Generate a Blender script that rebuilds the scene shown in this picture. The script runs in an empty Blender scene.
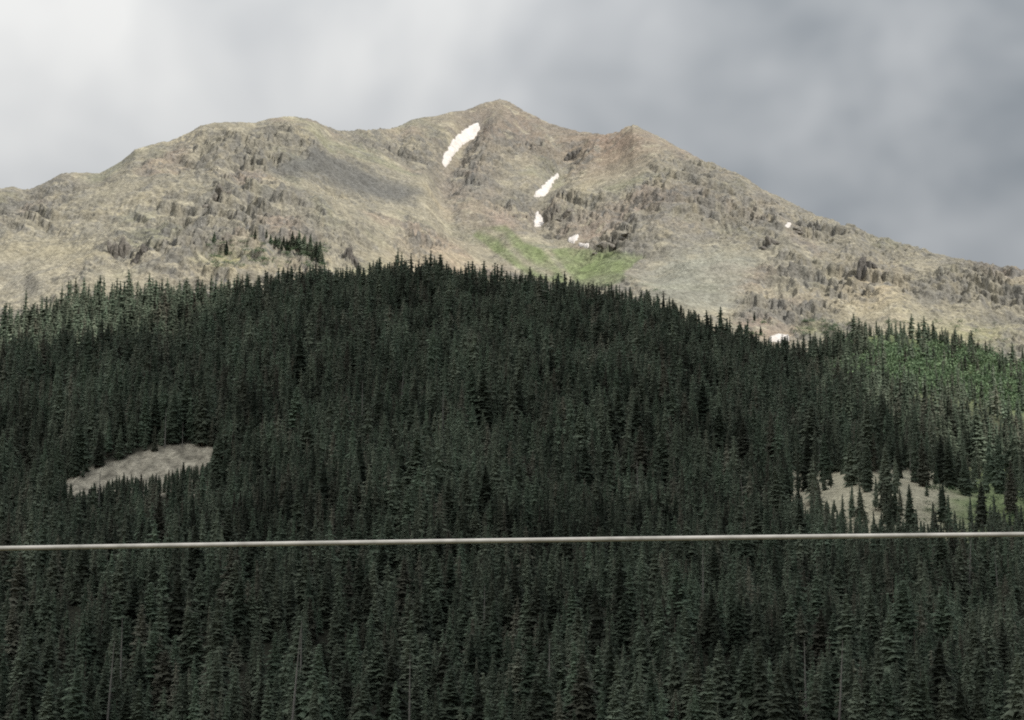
import bpy, math, random
import numpy as np

SEED = 11
rng = np.random.default_rng(SEED)
random.seed(SEED)
scene = bpy.context.scene
col = scene.collection

# ------------------------------------------------------------------ camera model
W, H, F = 1024, 720, 2053.0
HORIZON = 760.0
PITCH = math.atan((HORIZON - 360) / F)
CH = 2.0
cp, sp = math.cos(PITCH), math.sin(PITCH)


def ray(x, y):
    u = (np.asarray(x, float) - 512) / F
    w = (360 - np.asarray(y, float)) / F
    return u, cp - sp * w, sp + cp * w


def azel(x, y):
    dx, dy, dz = ray(x, y)
    return np.arctan2(dx, dy), np.arctan2(dz, np.hypot(dx, dy))


def project(X, Y, Z):
    Z = Z - CH
    d = Y * cp + Z * sp
    w = -Y * sp + Z * cp
    d = np.maximum(d, 1e-3)
    return 512 + F * X / d, 360 - F * w / d, d


def interp_px(pts):
    p = np.array(pts, float)
    a, e = azel(p[:, 0], p[:, 1])
    o = np.argsort(a)
    a, e = a[o], e[o]
    return lambda az: np.interp(az, a, e)


def interp_x(pts):                       # value by image column, turned into a function of azimuth
    p = np.array(pts, float)
    a, _ = azel(p[:, 0], np.full(len(p), 300.0))
    return lambda az: np.interp(az, a, p[:, 1])


def smooth(x, a, b):
    t = np.clip((x - a) / (b - a), 0, 1)
    return t * t * (3 - 2 * t)


# ------------------------------------------------------------------ noise
def _hash(ix, iy, seed):
    n = (ix.astype(np.int64) * 374761393 + iy.astype(np.int64) * 668265263 + seed * 974634777) & 0x7FFFFFFF
    n = ((n ^ (n >> 13)) * 1274126177) & 0x7FFFFFFF
    n = (n ^ (n >> 16)) & 0xFFFF
    return n.astype(float) / 65535.0


def perlin(x, y, seed=0):
    ix, iy = np.floor(x), np.floor(y)
    fx, fy = x - ix, y - iy
    out = 0
    ux = fx * fx * fx * (fx * (fx * 6 - 15) + 10)
    uy = fy * fy * fy * (fy * (fy * 6 - 15) + 10)
    v = []
    for oy in (0, 1):
        for ox in (0, 1):
            a = _hash(ix + ox, iy + oy, seed) * 2 * math.pi
            v.append(np.cos(a) * (fx - ox) + np.sin(a) * (fy - oy))
    a = v[0] + ux * (v[1] - v[0])
    b = v[2] + ux * (v[3] - v[2])
    return (a + uy * (b - a)) * 1.45


def fbm(x, y, seed=0, oct=4, gain=.5):
    s, a, n = 0, 1, 0
    for k in range(oct):
        s = s + a * perlin(x * 2 ** k + 17.3 * k, y * 2 ** k - 9.1 * k, seed + k)
        n += a
        a *= gain
    return s / n


def ridged(x, y, seed=0, oct=4, gain=.5):
    s, a, n = 0, 1, 0
    for k in range(oct):
        s = s + a * (1 - np.abs(perlin(x * 2 ** k + 5.7 * k, y * 2 ** k + 3.3 * k, seed + k)) * 1.6)
        n += a
        a *= gain
    return s / n


def polymask(px, py, poly, soft=3.0):
    """1 inside the polygon, 0 outside, soft border"""
    p = np.array(poly, float)
    inside = np.zeros(px.shape, bool)
    dist = np.full(px.shape, 1e9)
    n = len(p)
    for i in range(n):
        x0, y0 = p[i]
        x1, y1 = p[(i + 1) % n]
        c = ((y0 > py) != (y1 > py))
        xi = x0 + (py - y0) * (x1 - x0) / (y1 - y0 if y1 != y0 else 1e-9)
        inside ^= c & (px < xi)
        ex, ey = x1 - x0, y1 - y0
        t = np.clip(((px - x0) * ex + (py - y0) * ey) / (ex * ex + ey * ey + 1e-9), 0, 1)
        dist = np.minimum(dist, np.hypot(px - x0 - t * ex, py - y0 - t * ey))
    sd = np.where(inside, dist, -dist)
    return smooth(sd, -soft, soft) if soft > 0 else (sd > 0).astype(float)


# ------------------------------------------------------------------ helpers
def mesh_np(name, verts, faces, smooth_shade=True):
    """faces: (n,3) or (n,4) int array"""
    me = bpy.data.meshes.new(name)
    v = np.ascontiguousarray(verts, dtype=np.float32)
    f = np.ascontiguousarray(faces, dtype=np.int32)
    n, k = f.shape
    me.vertices.add(len(v))
    me.vertices.foreach_set('co', v.ravel())
    me.loops.add(n * k)
    me.loops.foreach_set('vertex_index', f.ravel())
    me.polygons.add(n)
    me.polygons.foreach_set('loop_start', np.arange(0, n * k, k, dtype=np.int32))
    me.polygons.foreach_set('loop_total', np.full(n, k, dtype=np.int32))
    me.polygons.foreach_set('use_smooth', np.full(n, smooth_shade))
    me.update(calc_edges=True)
    me.validate()
    return me


def vcol(me, name, c):
    a = me.attributes.new(name, 'FLOAT_COLOR', 'POINT')
    c = np.asarray(c, np.float32)
    if c.shape[1] == 3:
        c = np.hstack([c, np.ones((len(c), 1), np.float32)])
    a.data.foreach_set('color', c.ravel())


def link(name, data, parent=None):
    o = bpy.data.objects.new(name, data)
    col.objects.link(o)
    if parent is not None:
        o.parent = parent
    return o


def tag(o, label=None, cat=None, group=None, kind=None):
    if label:
        o['label'] = label
    if cat:
        o['category'] = cat
    if group:
        o['group'] = group
    if kind:
        o['kind'] = kind
    return o


def grid_faces(nr, nc):
    i = np.arange(nr - 1)[:, None] * nc + np.arange(nc - 1)[None, :]
    return np.stack([i, i + 1, i + 1 + nc, i + nc], -1).reshape(-1, 4)


class NT:
    def __init__(self, name, rough=.9, spec=.2):
        self.m = bpy.data.materials.new(name)
        self.m.use_nodes = True
        self.t = self.m.node_tree
        self.b = self.t.nodes['Principled BSDF']
        self.b.inputs['Roughness'].default_value = rough
        self.b.inputs['Specular IOR Level'].default_value = spec

    def n(self, typ, **kw):
        nd = self.t.nodes.new(typ)
        for k, v in kw.items():
            setattr(nd, k, v)
        return nd

    def l(self, a, b):
        self.t.links.new(a, b)

    def noise(self, vec, scale, detail=4, rough=.55):
        nd = self.n('ShaderNodeTexNoise')
        nd.inputs['Scale'].default_value = scale
        nd.inputs['Detail'].default_value = detail
        nd.inputs['Roughness'].default_value = rough
        self.l(vec, nd.inputs['Vector'])
        return nd.outputs['Fac']

    def maprange(self, v, a, b, c, d):
        nd = self.n('ShaderNodeMapRange')
        for k, x in zip(('From Min', 'From Max', 'To Min', 'To Max'), (a, b, c, d)):
            nd.inputs[k].default_value = x
        self.l(v, nd.inputs['Value'])
        return nd.outputs['Result']

    def math(self, op, a, b):
        nd = self.n('ShaderNodeMath', operation=op)
        for i, v in enumerate((a, b)):
            if isinstance(v, (int, float)):
                nd.inputs[i].default_value = v
            else:
                self.l(v, nd.inputs[i])
        return nd.outputs[0]

    def scale_color(self, colr, fac):
        nd = self.n('ShaderNodeVectorMath', operation='SCALE')
        if isinstance(colr, tuple):
            nd.inputs[0].default_value = colr
        else:
            self.l(colr, nd.inputs[0])
        self.l(fac, nd.inputs['Scale'])
        return nd.outputs[0]

    def mix(self, fac, a, b):
        nd = self.n('ShaderNodeMix', data_type='RGBA')
        if isinstance(fac, (int, float)):
            nd.inputs[0].default_value = fac
        else:
            self.l(fac, nd.inputs[0])
        for i, v in ((6, a), (7, b)):
            if isinstance(v, tuple):
                nd.inputs[i].default_value = v + (1,) if len(v) == 3 else v
            else:
                self.l(v, nd.inputs[i])
        return nd.outputs[2]

    def bump(self, h, strength, dist):
        nd = self.n('ShaderNodeBump')
        nd.inputs['Strength'].default_value = strength
        nd.inputs['Distance'].default_value = dist
        self.l(h, nd.inputs['Height'])
        self.l(nd.outputs[0], self.b.inputs['Normal'])

    def pos(self):
        return self.n('ShaderNodeNewGeometry').outputs['Position']

    def attr(self, name):
        return self.n('ShaderNodeAttribute', attribute_name=name).outputs['Color']


# ------------------------------------------------------------------ sun
SUN_EL, SUN_AZ = math.radians(43), math.radians(54)     # sun behind the camera, to its right
S = np.array([math.sin(SUN_AZ) * math.cos(SUN_EL), -math.cos(SUN_AZ) * math.cos(SUN_EL), math.sin(SUN_EL)])

# ------------------------------------------------------------------ terrain design
sky_el = interp_px([(-300, 262), (-150, 230), (-60, 200), (0, 187), (30, 189), (45, 183), (62, 174), (100, 172), (122, 160), (135, 149),
                    (160, 142), (178, 138), (200, 127), (225, 122), (255, 123), (270, 119), (290, 119), (315, 123),
                    (335, 131), (370, 130), (400, 127), (412, 120), (435, 117), (450, 112), (465, 110), (480, 104),
                    (500, 101), (510, 103), (530, 114), (550, 124), (580, 131), (605, 134), (620, 131), (633, 125),
                    (648, 132), (680, 150), (720, 168), (755, 186), (790, 203), (820, 215), (860, 228), (900, 242),
                    (935, 254), (960, 259), (985, 263), (1010, 267), (1024, 272), (1100, 300), (1200, 345), (1350, 400)])
sky_r = interp_x([(-300, 1650), (0, 1750), (150, 1850), (290, 1950), (380, 2130), (500, 2330), (570, 2260), (633, 2200),
                  (720, 2080), (800, 1980), (900, 1850), (1024, 1700), (1300, 1500)])
bowl_p = interp_x([(0, .95), (250, .92), (330, 1.0), (420, 1.2), (520, 1.3), (600, 1.22), (660, 1.0), (760, .95), (1024, .95)])

FOREST_TOP = [(-300, 350), (-60, 330), (0, 318), (50, 302), (85, 288), (130, 286), (170, 288), (200, 292), (240, 285), (280, 280), (330, 274),
              (400, 270), (440, 270), (500, 277), (560, 285), (600, 292), (640, 296), (680, 310), (720, 324),
              (760, 342), (800, 350), (830, 340), (860, 320), (890, 317), (930, 324), (960, 330), (1000, 342),
              (1024, 350), (1150, 400), (1300, 430)]
TREE_PX = 19
crest_el = interp_px([(x, y + TREE_PX) for x, y in FOREST_TOP])
crest_r = interp_x([(-300, 1150), (0, 1230), (200, 1200), (300, 1180), (420, 1210), (600, 1240), (760, 1230), (850, 1280), (1024, 1300), (1300, 1200)])
R0 = 268.0
AZ_T0, AZ_T1 = math.radians(19.5), math.radians(25)


def taper(az):
    return 1 - smooth(np.abs(az), AZ_T0, AZ_T1)


BUMPS = []      # x, y, height, sigma across, sigma along


def hill_base(az, r):
    rc = crest_r(az)
    zc = CH + rc * np.tan(crest_el(az))
    u = (r - R0) / (rc - R0)
    uc = np.clip(u, 0, 1)
    z = zc * uc ** 1.10
    dip = smooth(u, 1.0, 1.12) * 12 + np.clip(u - 1, 0, None) * 20
    X, Y = r * np.sin(az), r * np.cos(az)
    env = smooth(u, 0.0, .12) * (1 - .75 * smooth(u, .8, 1.0))
    n = 12 * fbm(X / 120, Y / 170, 3, 3) + 4.5 * fbm(X / 38, Y / 60, 7, 2)
    return (z - dip + env * n) * taper(az), X, Y


def hill_z(az, r):
    z, X, Y = hill_base(az, r)
    for bx, by, h, sx, sf, sb in BUMPS:
        dx = (X - bx) / sx
        dy = Y - by
        g = np.where(dy < 0, np.exp(-(dy / sf) ** 2), np.exp(-(dy / sb) ** 2))
        z = z + h * np.exp(-dx ** 4) * g
    return z


def hill_at(x, y, fn=None):
    a, e = azel(x, y)
    r = np.arange(R0, float(crest_r(a)) + 60, 1.0)
    z = hill_z(np.full(r.shape, float(a)), r)
    k = np.nonzero((z - CH) >= r * math.tan(float(e)))[0]
    return (float(a), r[k[0]] if len(k) else r[-1])


# steep bare faces of the two clearings (steps in the hillside)
for px, py, h, sx, sf, sb in ((180, 476, 7.5, 24, 24, 70), (905, 505, 4.5, 46, 34, 90)):
    a, r = hill_at(px, py)
    BUMPS.append((r * math.sin(a), r * math.cos(a) + 6, h, sx, sf, sb))

BLUFF = [(66, 490), (90, 474), (130, 459), (165, 451), (200, 447), (214, 452), (208, 460), (197, 466), (172, 470), (150, 475), (112, 477), (96, 486), (70, 494)]
GLADE = [(792, 478), (815, 473), (850, 473), (900, 471), (950, 473), (985, 482), (1036, 484), (1036, 520), (985, 518), (930, 522), (872, 522), (858, 530), (846, 530), (842, 500), (800, 494)]

# ------------------------------------------------------------------ hill mesh
naz = 620
az_h = np.linspace(-AZ_T1, AZ_T1, naz)
nr = 420
tt = np.linspace(0, 1, nr)
A = np.repeat(az_h[None, :], nr, 0)
SPLIT = 85.0
Rh = (R0 - 5) + (crest_r(A) + SPLIT - R0 + 5) * tt[:, None]
Zh = hill_z(A, Rh) + .06
Xh, Yh = Rh * np.sin(A), Rh * np.cos(A)
PX, PY, _ = project(Xh, Yh, Zh)
fine = fbm(Xh / 9, Yh / 9, 21, 4)
m_bl = polymask(PX + 5 * fine, PY + 5 * fine, [(50, 497), (62, 484), (85, 470), (130, 454), (165, 446), (200, 442), (220, 449), (220, 462), (210, 470), (203, 496)], 3.0) * (Rh < 760)
m_gl = polymask(PX + 4 * fine, PY + 4 * fine, [(790, 470), (1034, 468), (1034, 545), (790, 545)], 3.0) * (Rh < 760)
Zh = Zh + m_bl * (1.0 * ridged(Xh / 5, Yh / 6, 31, 3) - .4) + m_gl * .5 * fine
Chill = np.empty(Xh.shape + (3,))
floor = np.array([.030, .031, .022])
Chill[:] = floor * (1 + .5 * fine[..., None])
rockc = np.array([.41, .375, .30])[None, None] * (0.85 + .8 * fbm(Xh / 3, Yh / 5, 41, 3)[..., None])
rockc = rockc * (1 - .35 * smooth(fbm(Xh / 6, Yh / 2.5, 43, 3), .1, .5)[..., None])
gg = smooth(PX + 25 * fbm(Xh / 14, Yh / 14, 9, 3), 920, 985)[..., None]
gladec = np.array([.42, .39, .29]) * (1 - gg) + np.array([.20, .245, .12]) * gg
gladec = gladec * (1 + .45 * fine[..., None])
Chill = Chill * (1 - m_bl[..., None]) + rockc * m_bl[..., None]
Chill = Chill * (1 - m_gl[..., None]) + gladec * m_gl[..., None]
# upper sunlit edges: grass and scree shows between the trees
edge_r = smooth(PX, 815, 870) * smooth(Rh - crest_r(A), -480, -300)
edge_l = smooth(-PX, -190, -120) * smooth(Rh - crest_r(A), -110, -30)
eg = np.clip(edge_r + edge_l, 0, 1)[..., None]
Chill = Chill * (1 - eg) + (np.array([.105, .125, .065]) * (1 + .5 * fine[..., None])) * eg

nt = NT('hillside_soil', .95, .1)
p = nt.pos()
n1 = nt.noise(p, .8, 6, .7)
c = nt.scale_color(nt.attr('ground_colour'), nt.maprange(n1, .3, .7, .45, 1.5))
nt.l(c, nt.b.inputs['Base Color'])
nt.bump(n1, .8, .5)
me = mesh_np('forest_slope', np.stack([Xh, Yh, Zh], -1).reshape(-1, 3), grid_faces(nr, naz))
vcol(me, 'ground_colour', Chill.reshape(-1, 3))
me.materials.append(nt.m)
hill = tag(link('forest_slope', me), 'forested lower hillside rising from the valley to the foot of the mountain', 'hillside', kind='structure')

# ------------------------------------------------------------------ mountain mesh
SNOW = {
    'large slanting white snow patch just below the summit': [(476.4, 123.3), (478.9, 130), (473, 138), (465, 143), (457, 151), (451, 161), (446.7, 165.6), (443, 159.4), (444, 152.5), (448.6, 149), (450, 142.8), (457, 134.4), (466.7, 127.5)],
    'narrow slanting snow patch in the gully beside the dark rock rib': [(560.6, 171), (559.7, 174.7), (551.4, 185.8), (545.8, 194), (539, 196), (532, 196), (533.3, 192.8), (540, 185.8), (550, 176.7)],
    'small rounded snow patch against the dark crag at the gully foot': [(536, 212.5), (541.7, 215), (544.4, 224.7), (539, 226), (534, 224.7), (533.3, 219)],
    'small wedge of snow at the upper edge of the green meadow': [(566.7, 237), (579, 233), (577.8, 238.6), (573.6, 242.8), (568, 241)],
    'thin flat strip of snow touching the top of the green meadow': [(575, 242.2), (589, 243), (589, 247), (580.6, 246.4)],
    'tiny snow patch beside dark rocks high on the right ridge': [(783.5, 224), (787, 222.3), (791.5, 223), (792, 226), (789, 228.5), (785, 227.5)],
    'bright little snow patch low down near the treeline': [(769, 336), (778, 333.5), (789, 334.5), (789, 340.5), (771, 341)],
}
MEADOW = [(474, 236), (480, 226), (505, 225), (525, 243), (548, 252), (562, 247), (600, 249), (642, 254), (632, 268), (610, 284), (560, 284), (530, 276), (500, 256)]
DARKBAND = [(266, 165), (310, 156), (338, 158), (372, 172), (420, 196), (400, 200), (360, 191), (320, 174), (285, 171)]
nazm, nrm = 1500, 430
lim = math.radians(22)
az_m = np.linspace(-lim, lim, nazm)
Am = np.repeat(az_m[None, :], nrm, 0)
tm = np.linspace(0, 1, nrm)[:, None]
rs = crest_r(Am) + SPLIT


def soften(row, sig):
    k = np.arange(-3 * sig, 3 * sig + 1)
    w = np.exp(-.5 * (k / sig) ** 2)
    return np.convolve(np.pad(row, 3 * sig, mode='edge'), w / w.sum(), 'valid')


Rrow = soften(sky_r(az_m), 28)
Rs = np.repeat(Rrow[None, :], nrm, 0)
Rm = rs + (Rs - rs) * tm
z0 = hill_z(az_m, crest_r(az_m) + SPLIT)[None, :]
z1 = CH + Rs * np.tan(sky_el(Am))
low = soften(z1[0], 36)[None, :]                 # the notches of the skyline belong to the ridge, not to the whole slope
z1 = low + (z1 - low) * smooth(tm, .72, 1.0)
Xm, Ym = Rm * np.sin(Am), Rm * np.cos(Am)
base = z0 + (z1 - z0) * tm ** soften(bowl_p(az_m), 30)[None, :]
BX, BY, _ = project(Xm, Ym, base)        # where the smooth slope lies, used to lay out gullies and ribs


def line_dist(px, py, pts):
    d = np.full(px.shape, 1e9)
    for (x0, y0), (x1, y1) in zip(pts[:-1], pts[1:]):
        ex, ey = x1 - x0, y1 - y0
        t = np.clip(((px - x0) * ex + (py - y0) * ey) / (ex * ex + ey * ey), 0, 1)
        d = np.minimum(d, np.hypot(px - x0 - t * ex, py - y0 - t * ey))
    return d


feat = np.zeros(Xm.shape)
for pts, amp, wdt in (
        ([(478, 120), (450, 158), (440, 190), (452, 215), (490, 240)], -13, 14),
        ([(572, 150), (552, 180), (536, 200), (540, 222), (572, 242)], -12, 13),
        ([(655, 250), (700, 232), (760, 222)], -8, 16),
        ([(640, 262), (690, 275), (730, 300)], -7, 16),
        ([(330, 150), (400, 195), (450, 225)], -9, 12),
        ([(60, 230), (140, 215), (220, 222)], -6, 14),
        ([(180, 165), (260, 170), (330, 190)], -6, 12),
        ([(633, 130), (680, 180), (760, 230), (840, 275)], 6, 24),
        ([(290, 120), (345, 158), (420, 185)], 9, 16),
        ([(500, 102), (490, 150), (480, 185)], 9, 14),
        ([(410, 122), (425, 160), (430, 200)], 3, 12),
        ([(390, 250), (350, 235), (320, 215)], 7, 12),
        ([(120, 240), (90, 262), (40, 280)], 6, 12),
        ([(850, 240), (870, 280), (900, 315)], 7, 14),
        ([(720, 175), (780, 230), (800, 290)], 5, 12)):
    feat += amp * np.exp(-(line_dist(BX, BY, pts) / wdt) ** 2)

wx = Xm + 25 * fbm(Xm / 90, Ym / 90, 51, 2)
wy = Ym + 25 * fbm(Xm / 90, Ym / 90, 57, 2)
craggy = smooth(fbm(Xm / 150, Ym / 220, 61, 3), -.25, .35)
for cx, cy, s in ((125, 250, 26), (352, 252, 22), (218, 190, 26), (772, 238, 24), (560, 212, 22), (870, 270, 38), (700, 178, 30), (740, 215, 34),
                  (760, 300, 24), (480, 170, 30), (300, 235, 40), (420, 240, 30), (800, 290, 40)):
    craggy = np.maximum(craggy, np.exp(-((BX - cx) ** 2 + ((BY - cy) * 1.3) ** 2) / s ** 2))
m_mead = polymask(BX, BY, MEADOW, 6)
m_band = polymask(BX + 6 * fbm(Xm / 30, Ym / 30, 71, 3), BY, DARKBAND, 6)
m_fan = polymask(BX, BY, [(640, 262), (670, 245), (720, 240), (760, 262), (730, 300), (690, 310), (650, 300)], 12)
snowcalm = np.zeros(Xm.shape)
for poly in SNOW.values():
    snowcalm = np.maximum(snowcalm, polymask(BX, BY + 2, poly, 7))
snowcalm = np.maximum(snowcalm, np.exp(-((BX - 787) / 9) ** 2 - ((BY - 230) / 11) ** 2))
craggy = craggy * (1 - .85 * m_mead) * (1 - .6 * m_band) * (1 - .7 * m_fan) * (1 - .92 * snowcalm)
env = smooth(tm, 0, .1) * (1 - .75 * smooth(tm, .90, 1.0))
big = 14 * (ridged(wx / 210, wy / 260, 81, 3) - .55) + 9 * fbm(wx / 95, wy / 120, 85, 3)
r40 = ridged(wx / 44, wy / 44, 91, 4, .55) - .6
r12 = ridged(wx / 15, wy / 16, 95, 3, .6) - .6
r5 = fbm(wx / 4.5, wy / 8, 99, 3, .6)
Zm = base + env * (feat + big * (1 - .5 * snowcalm) + craggy * 16 * r40) + (.35 + .65 * env) * (.25 + .9 * craggy) * (1 - .8 * snowcalm) * (4.9 * r12 + 3.6 * r5)
for per, ws, k_, sd_ in ((17.0, 75, .72, 301), (7.5, 30, .68, 305)):          # broken ledges
    uu = (Zm + .38 * Xm) / per + 1.7 * fbm(Xm / ws, Ym / ws, sd_, 3)
    fl = np.floor(uu)
    Zm = Zm + per * (fl + smooth(uu - fl, .30, .70) - uu) * k_ * env * (1 - .8 * smooth(tm, .86, .97)) * np.clip(craggy * 1.15 - .12, 0, 1) * smooth(fbm(Xm / 60, Ym / 60, sd_ + 9, 2), -.3, .25)
Zm[0, :] = base[0, :]

PXm, PYm, Dm = project(Xm, Ym, Zm)
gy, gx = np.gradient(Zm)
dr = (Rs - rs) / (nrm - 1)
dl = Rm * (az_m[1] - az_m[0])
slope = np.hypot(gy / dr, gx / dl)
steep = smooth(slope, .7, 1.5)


def C3(*v):
    return np.array(v)[None, None, :]


def mixc(c, k, m):
    m = np.clip(m, 0, 1)[..., None]
    return c * (1 - m) + k * m


n_big = fbm(Xm / 170, Ym / 240, 111, 4)
n_mid = fbm(Xm / 45, Ym / 75, 113, 4)
n_str = fbm((Xm + .7 * Ym) / 70, (Ym - .7 * Xm) / 16, 117, 4)
n_sm = fbm(Xm / 9, Ym / 10, 119, 4)
Cm = np.zeros(Xm.shape + (3,)) + C3(.290, .262, .205)
Cm = mixc(Cm, C3(.225, .205, .172), smooth(n_big, -.05, .35))
Cm = mixc(Cm, C3(.305, .238, .195), smooth(fbm(Xm / 120, Ym / 160, 121, 3), .12, .45) * .8)
Cm = mixc(Cm, C3(.350, .305, .215), smooth(n_mid, .08, .5) * .7)
Cm = mixc(Cm, C3(.235, .232, .165), smooth(fbm(Xm / 80, Ym / 110, 127, 4), .1, .4) * .7)
Cm = mixc(Cm, C3(.205, .195, .180), smooth(n_str, .1, .5) * .55)
for cx, cy, sx, sy, cc, k in (
        (470, 190, 26, 34, (.310, .235, .195), .65), (600, 155, 45, 20, (.330, .250, .190), .75), (720, 205, 60, 24, (.295, .240, .200), .6),
        (500, 222, 30, 12, (.290, .225, .190), .8), (870, 292, 45, 26, (.410, .325, .220), .75), (250, 268, 70, 16, (.400, .335, .230), .7),
        (420, 262, 50, 20, (.380, .315, .225), .7), (60, 250, 60, 10, (.370, .320, .215), .5), (500, 128, 60, 26, (.225, .180, .150), .85), (615, 140, 50, 14, (.27, .20, .16), .7),
        (475, 185, 20, 14, (.190, .185, .165), .7), (30, 280, 40, 16, (.250, .235, .205), .6), (820, 330, 26, 10, (.19, .20, .10), .6),
        (960, 335, 60, 14, (.22, .22, .115), .7), (690, 268, 30, 22, (.265, .262, .225), .6), (240, 150, 60, 14, (.235, .215, .175), .5),
        (370, 275, 20, 14, (.33, .32, .18), .5), (120, 285, 110, 26, (.40, .35, .26), .55), (930, 310, 120, 34, (.39, .345, .25), .5), (225, 258, 30, 8, (.27, .27, .13), .5)):
    g = np.exp(-((PXm - cx) / sx) ** 2 - ((PYm - cy) / sy) ** 2)
    Cm = mixc(Cm, C3(*cc), k * g * (1 + .7 * n_mid))
pd = smooth(ridged(wx / 46, wy / 42, 211, 3), .62, .82) * (.35 + .65 * craggy)
Cm = mixc(Cm, C3(.165, .160, .152), pd * .62)
pd2 = smooth(fbm(wx / 24, wy / 22, 217, 3), .18, .45) * (.3 + .7 * craggy)
Cm = mixc(Cm, C3(.195, .184, .166), pd2 * .55)
Cm = mixc(Cm, C3(.42, .375, .285), smooth(fbm(wx / 22, wy / 20, 221, 3), .15, .42) * .62)
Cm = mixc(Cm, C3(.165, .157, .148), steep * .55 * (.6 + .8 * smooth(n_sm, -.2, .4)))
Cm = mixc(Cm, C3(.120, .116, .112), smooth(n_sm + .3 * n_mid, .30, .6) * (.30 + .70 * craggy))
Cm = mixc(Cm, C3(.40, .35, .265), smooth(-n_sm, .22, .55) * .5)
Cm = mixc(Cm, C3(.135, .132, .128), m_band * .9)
Cm = mixc(Cm, C3(.268, .265, .225), m_fan * .6)
mg = polymask(PXm + 9 * n_mid, PYm + 5 * n_mid, MEADOW, 2.0)
mg = mg * (1 - .75 * np.exp(-(line_dist(PXm + 3 * n_sm, PYm, [(545, 248), (562, 268), (572, 284)]) / 3.5) ** 2))
mg = mg * (1 - .8 * np.exp(-(line_dist(PXm + 5 * n_mid, PYm, [(470, 226), (500, 236), (525, 262), (550, 275)]) / 4) ** 2))
Cm = mixc(Cm, C3(.165, .198, .095) * (1 + .35 * n_sm[..., None]), mg * (.75 + .6 * n_mid))
Cm = np.clip(Cm * (1 + .30 * n_sm[..., None] + .16 * n_mid[..., None]) * C3(.775, .797, .795), .03, .6)

# far side of the ridge, falling away
nb = 14
tb = (np.arange(1, nb + 1) / nb)[:, None]
Ab = np.repeat(az_m[None, :], nb, 0)
Rb = Rrow[None, :] + 700 * tb
Zb = Zm[-1:, :] * (1 - tb ** 1.2) - 3 * tb + 14 * np.sin(tb * math.pi) * fbm(Rb * np.sin(Ab) / 80, Rb * np.cos(Ab) / 80, 131, 3)
Xa = np.vstack([Xm, Rb * np.sin(Ab)])
Ya = np.vstack([Ym, Rb * np.cos(Ab)])
Za = np.vstack([Zm, Zb])
Ca = np.concatenate([Cm, np.repeat(Cm[-1:], nb, 0)], 0)

nt = NT('mountain_rock_and_scree', .95, .1)
p = nt.pos()
n1 = nt.noise(p, .35, 6, .65)
n2 = nt.noise(p, .09, 5, .6)
k = nt.math('MULTIPLY', nt.maprange(n1, .3, .7, .52, 1.48), nt.maprange(n2, .3, .7, .85, 1.14))
nt.l(nt.scale_color(nt.attr('ground_colour'), k), nt.b.inputs['Base Color'])
nt.bump(n1, .9, 2.2)
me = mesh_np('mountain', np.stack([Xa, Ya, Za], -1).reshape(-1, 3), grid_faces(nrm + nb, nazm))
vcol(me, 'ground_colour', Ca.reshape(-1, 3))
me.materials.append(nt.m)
mountain = tag(link('mountain', me), 'bare rocky mountain with scree, crags and a rounded summit', 'mountain', kind='structure')


def mountain_at(x, y):
    a, e = azel(x, y)
    c = int(np.clip(np.searchsorted(az_m, float(a)), 0, nazm - 1))
    el = np.arctan2(Zm[:, c] - CH, Rm[:, c])
    k = np.nonzero(el >= float(e))[0]
    k = k[0] if len(k) else nrm - 1
    return np.array([Xm[k, c], Ym[k, c], Zm[k, c]]), Rm[k, c]


# ground sheet of the valley, out to the horizon
nt = NT('valley_grass_soil', .95, .1)
p = nt.pos()
n1 = nt.noise(p, .05, 6)
nt.l(nt.mix(n1, (.07, .075, .035), (.14, .12, .075)), nt.b.inputs['Base Color'])
g = 9000.0
me = mesh_np('ground', [(-g, -g, 0), (g, -g, 0), (g, g, 0), (-g, g, 0)], np.array([[0, 1, 2, 3]]))
me.materials.append(nt.m)
tag(link('ground', me), 'valley floor of grass and soil', 'ground', kind='structure')

# ------------------------------------------------------------------ snow patches
nt = NT('old_snow', .7, .3)
p = nt.pos()
n1 = nt.noise(p, .13, 6, .7)
nt.l(nt.mix(nt.maprange(n1, .35, .65, 0, 1), (.44, .41, .385), (.56, .535, .52)), nt.b.inputs['Base Color'])
nt.bump(n1, .8, 2.5)
snow_m = nt.m
# smooth height under the snow, so a patch bridges the stones
Zs = Zm.copy()
for _ in range(10):
    Zs[1:-1, 1:-1] = (Zs[1:-1, 1:-1] * 2 + Zs[:-2, 1:-1] + Zs[2:, 1:-1] + Zs[1:-1, :-2] + Zs[1:-1, 2:]) / 6
vis = np.maximum.accumulate(np.arctan2(Zm - CH, Rm), axis=0) <= np.arctan2(Zm - CH, Rm) + .003


def largest(ii, jj):
    cells = set(zip(ii.tolist(), jj.tolist()))
    best = []
    while cells:
        st = [cells.pop()]
        comp = list(st)
        while st:
            a_, b_ = st.pop()
            for c_ in ((a_ + 1, b_), (a_ - 1, b_), (a_, b_ + 1), (a_, b_ - 1)):
                if c_ in cells:
                    cells.remove(c_)
                    st.append(c_)
                    comp.append(c_)
        if len(comp) > len(best):
            best = comp
    b_ = np.array(best)
    return b_[:, 0], b_[:, 1]


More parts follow.
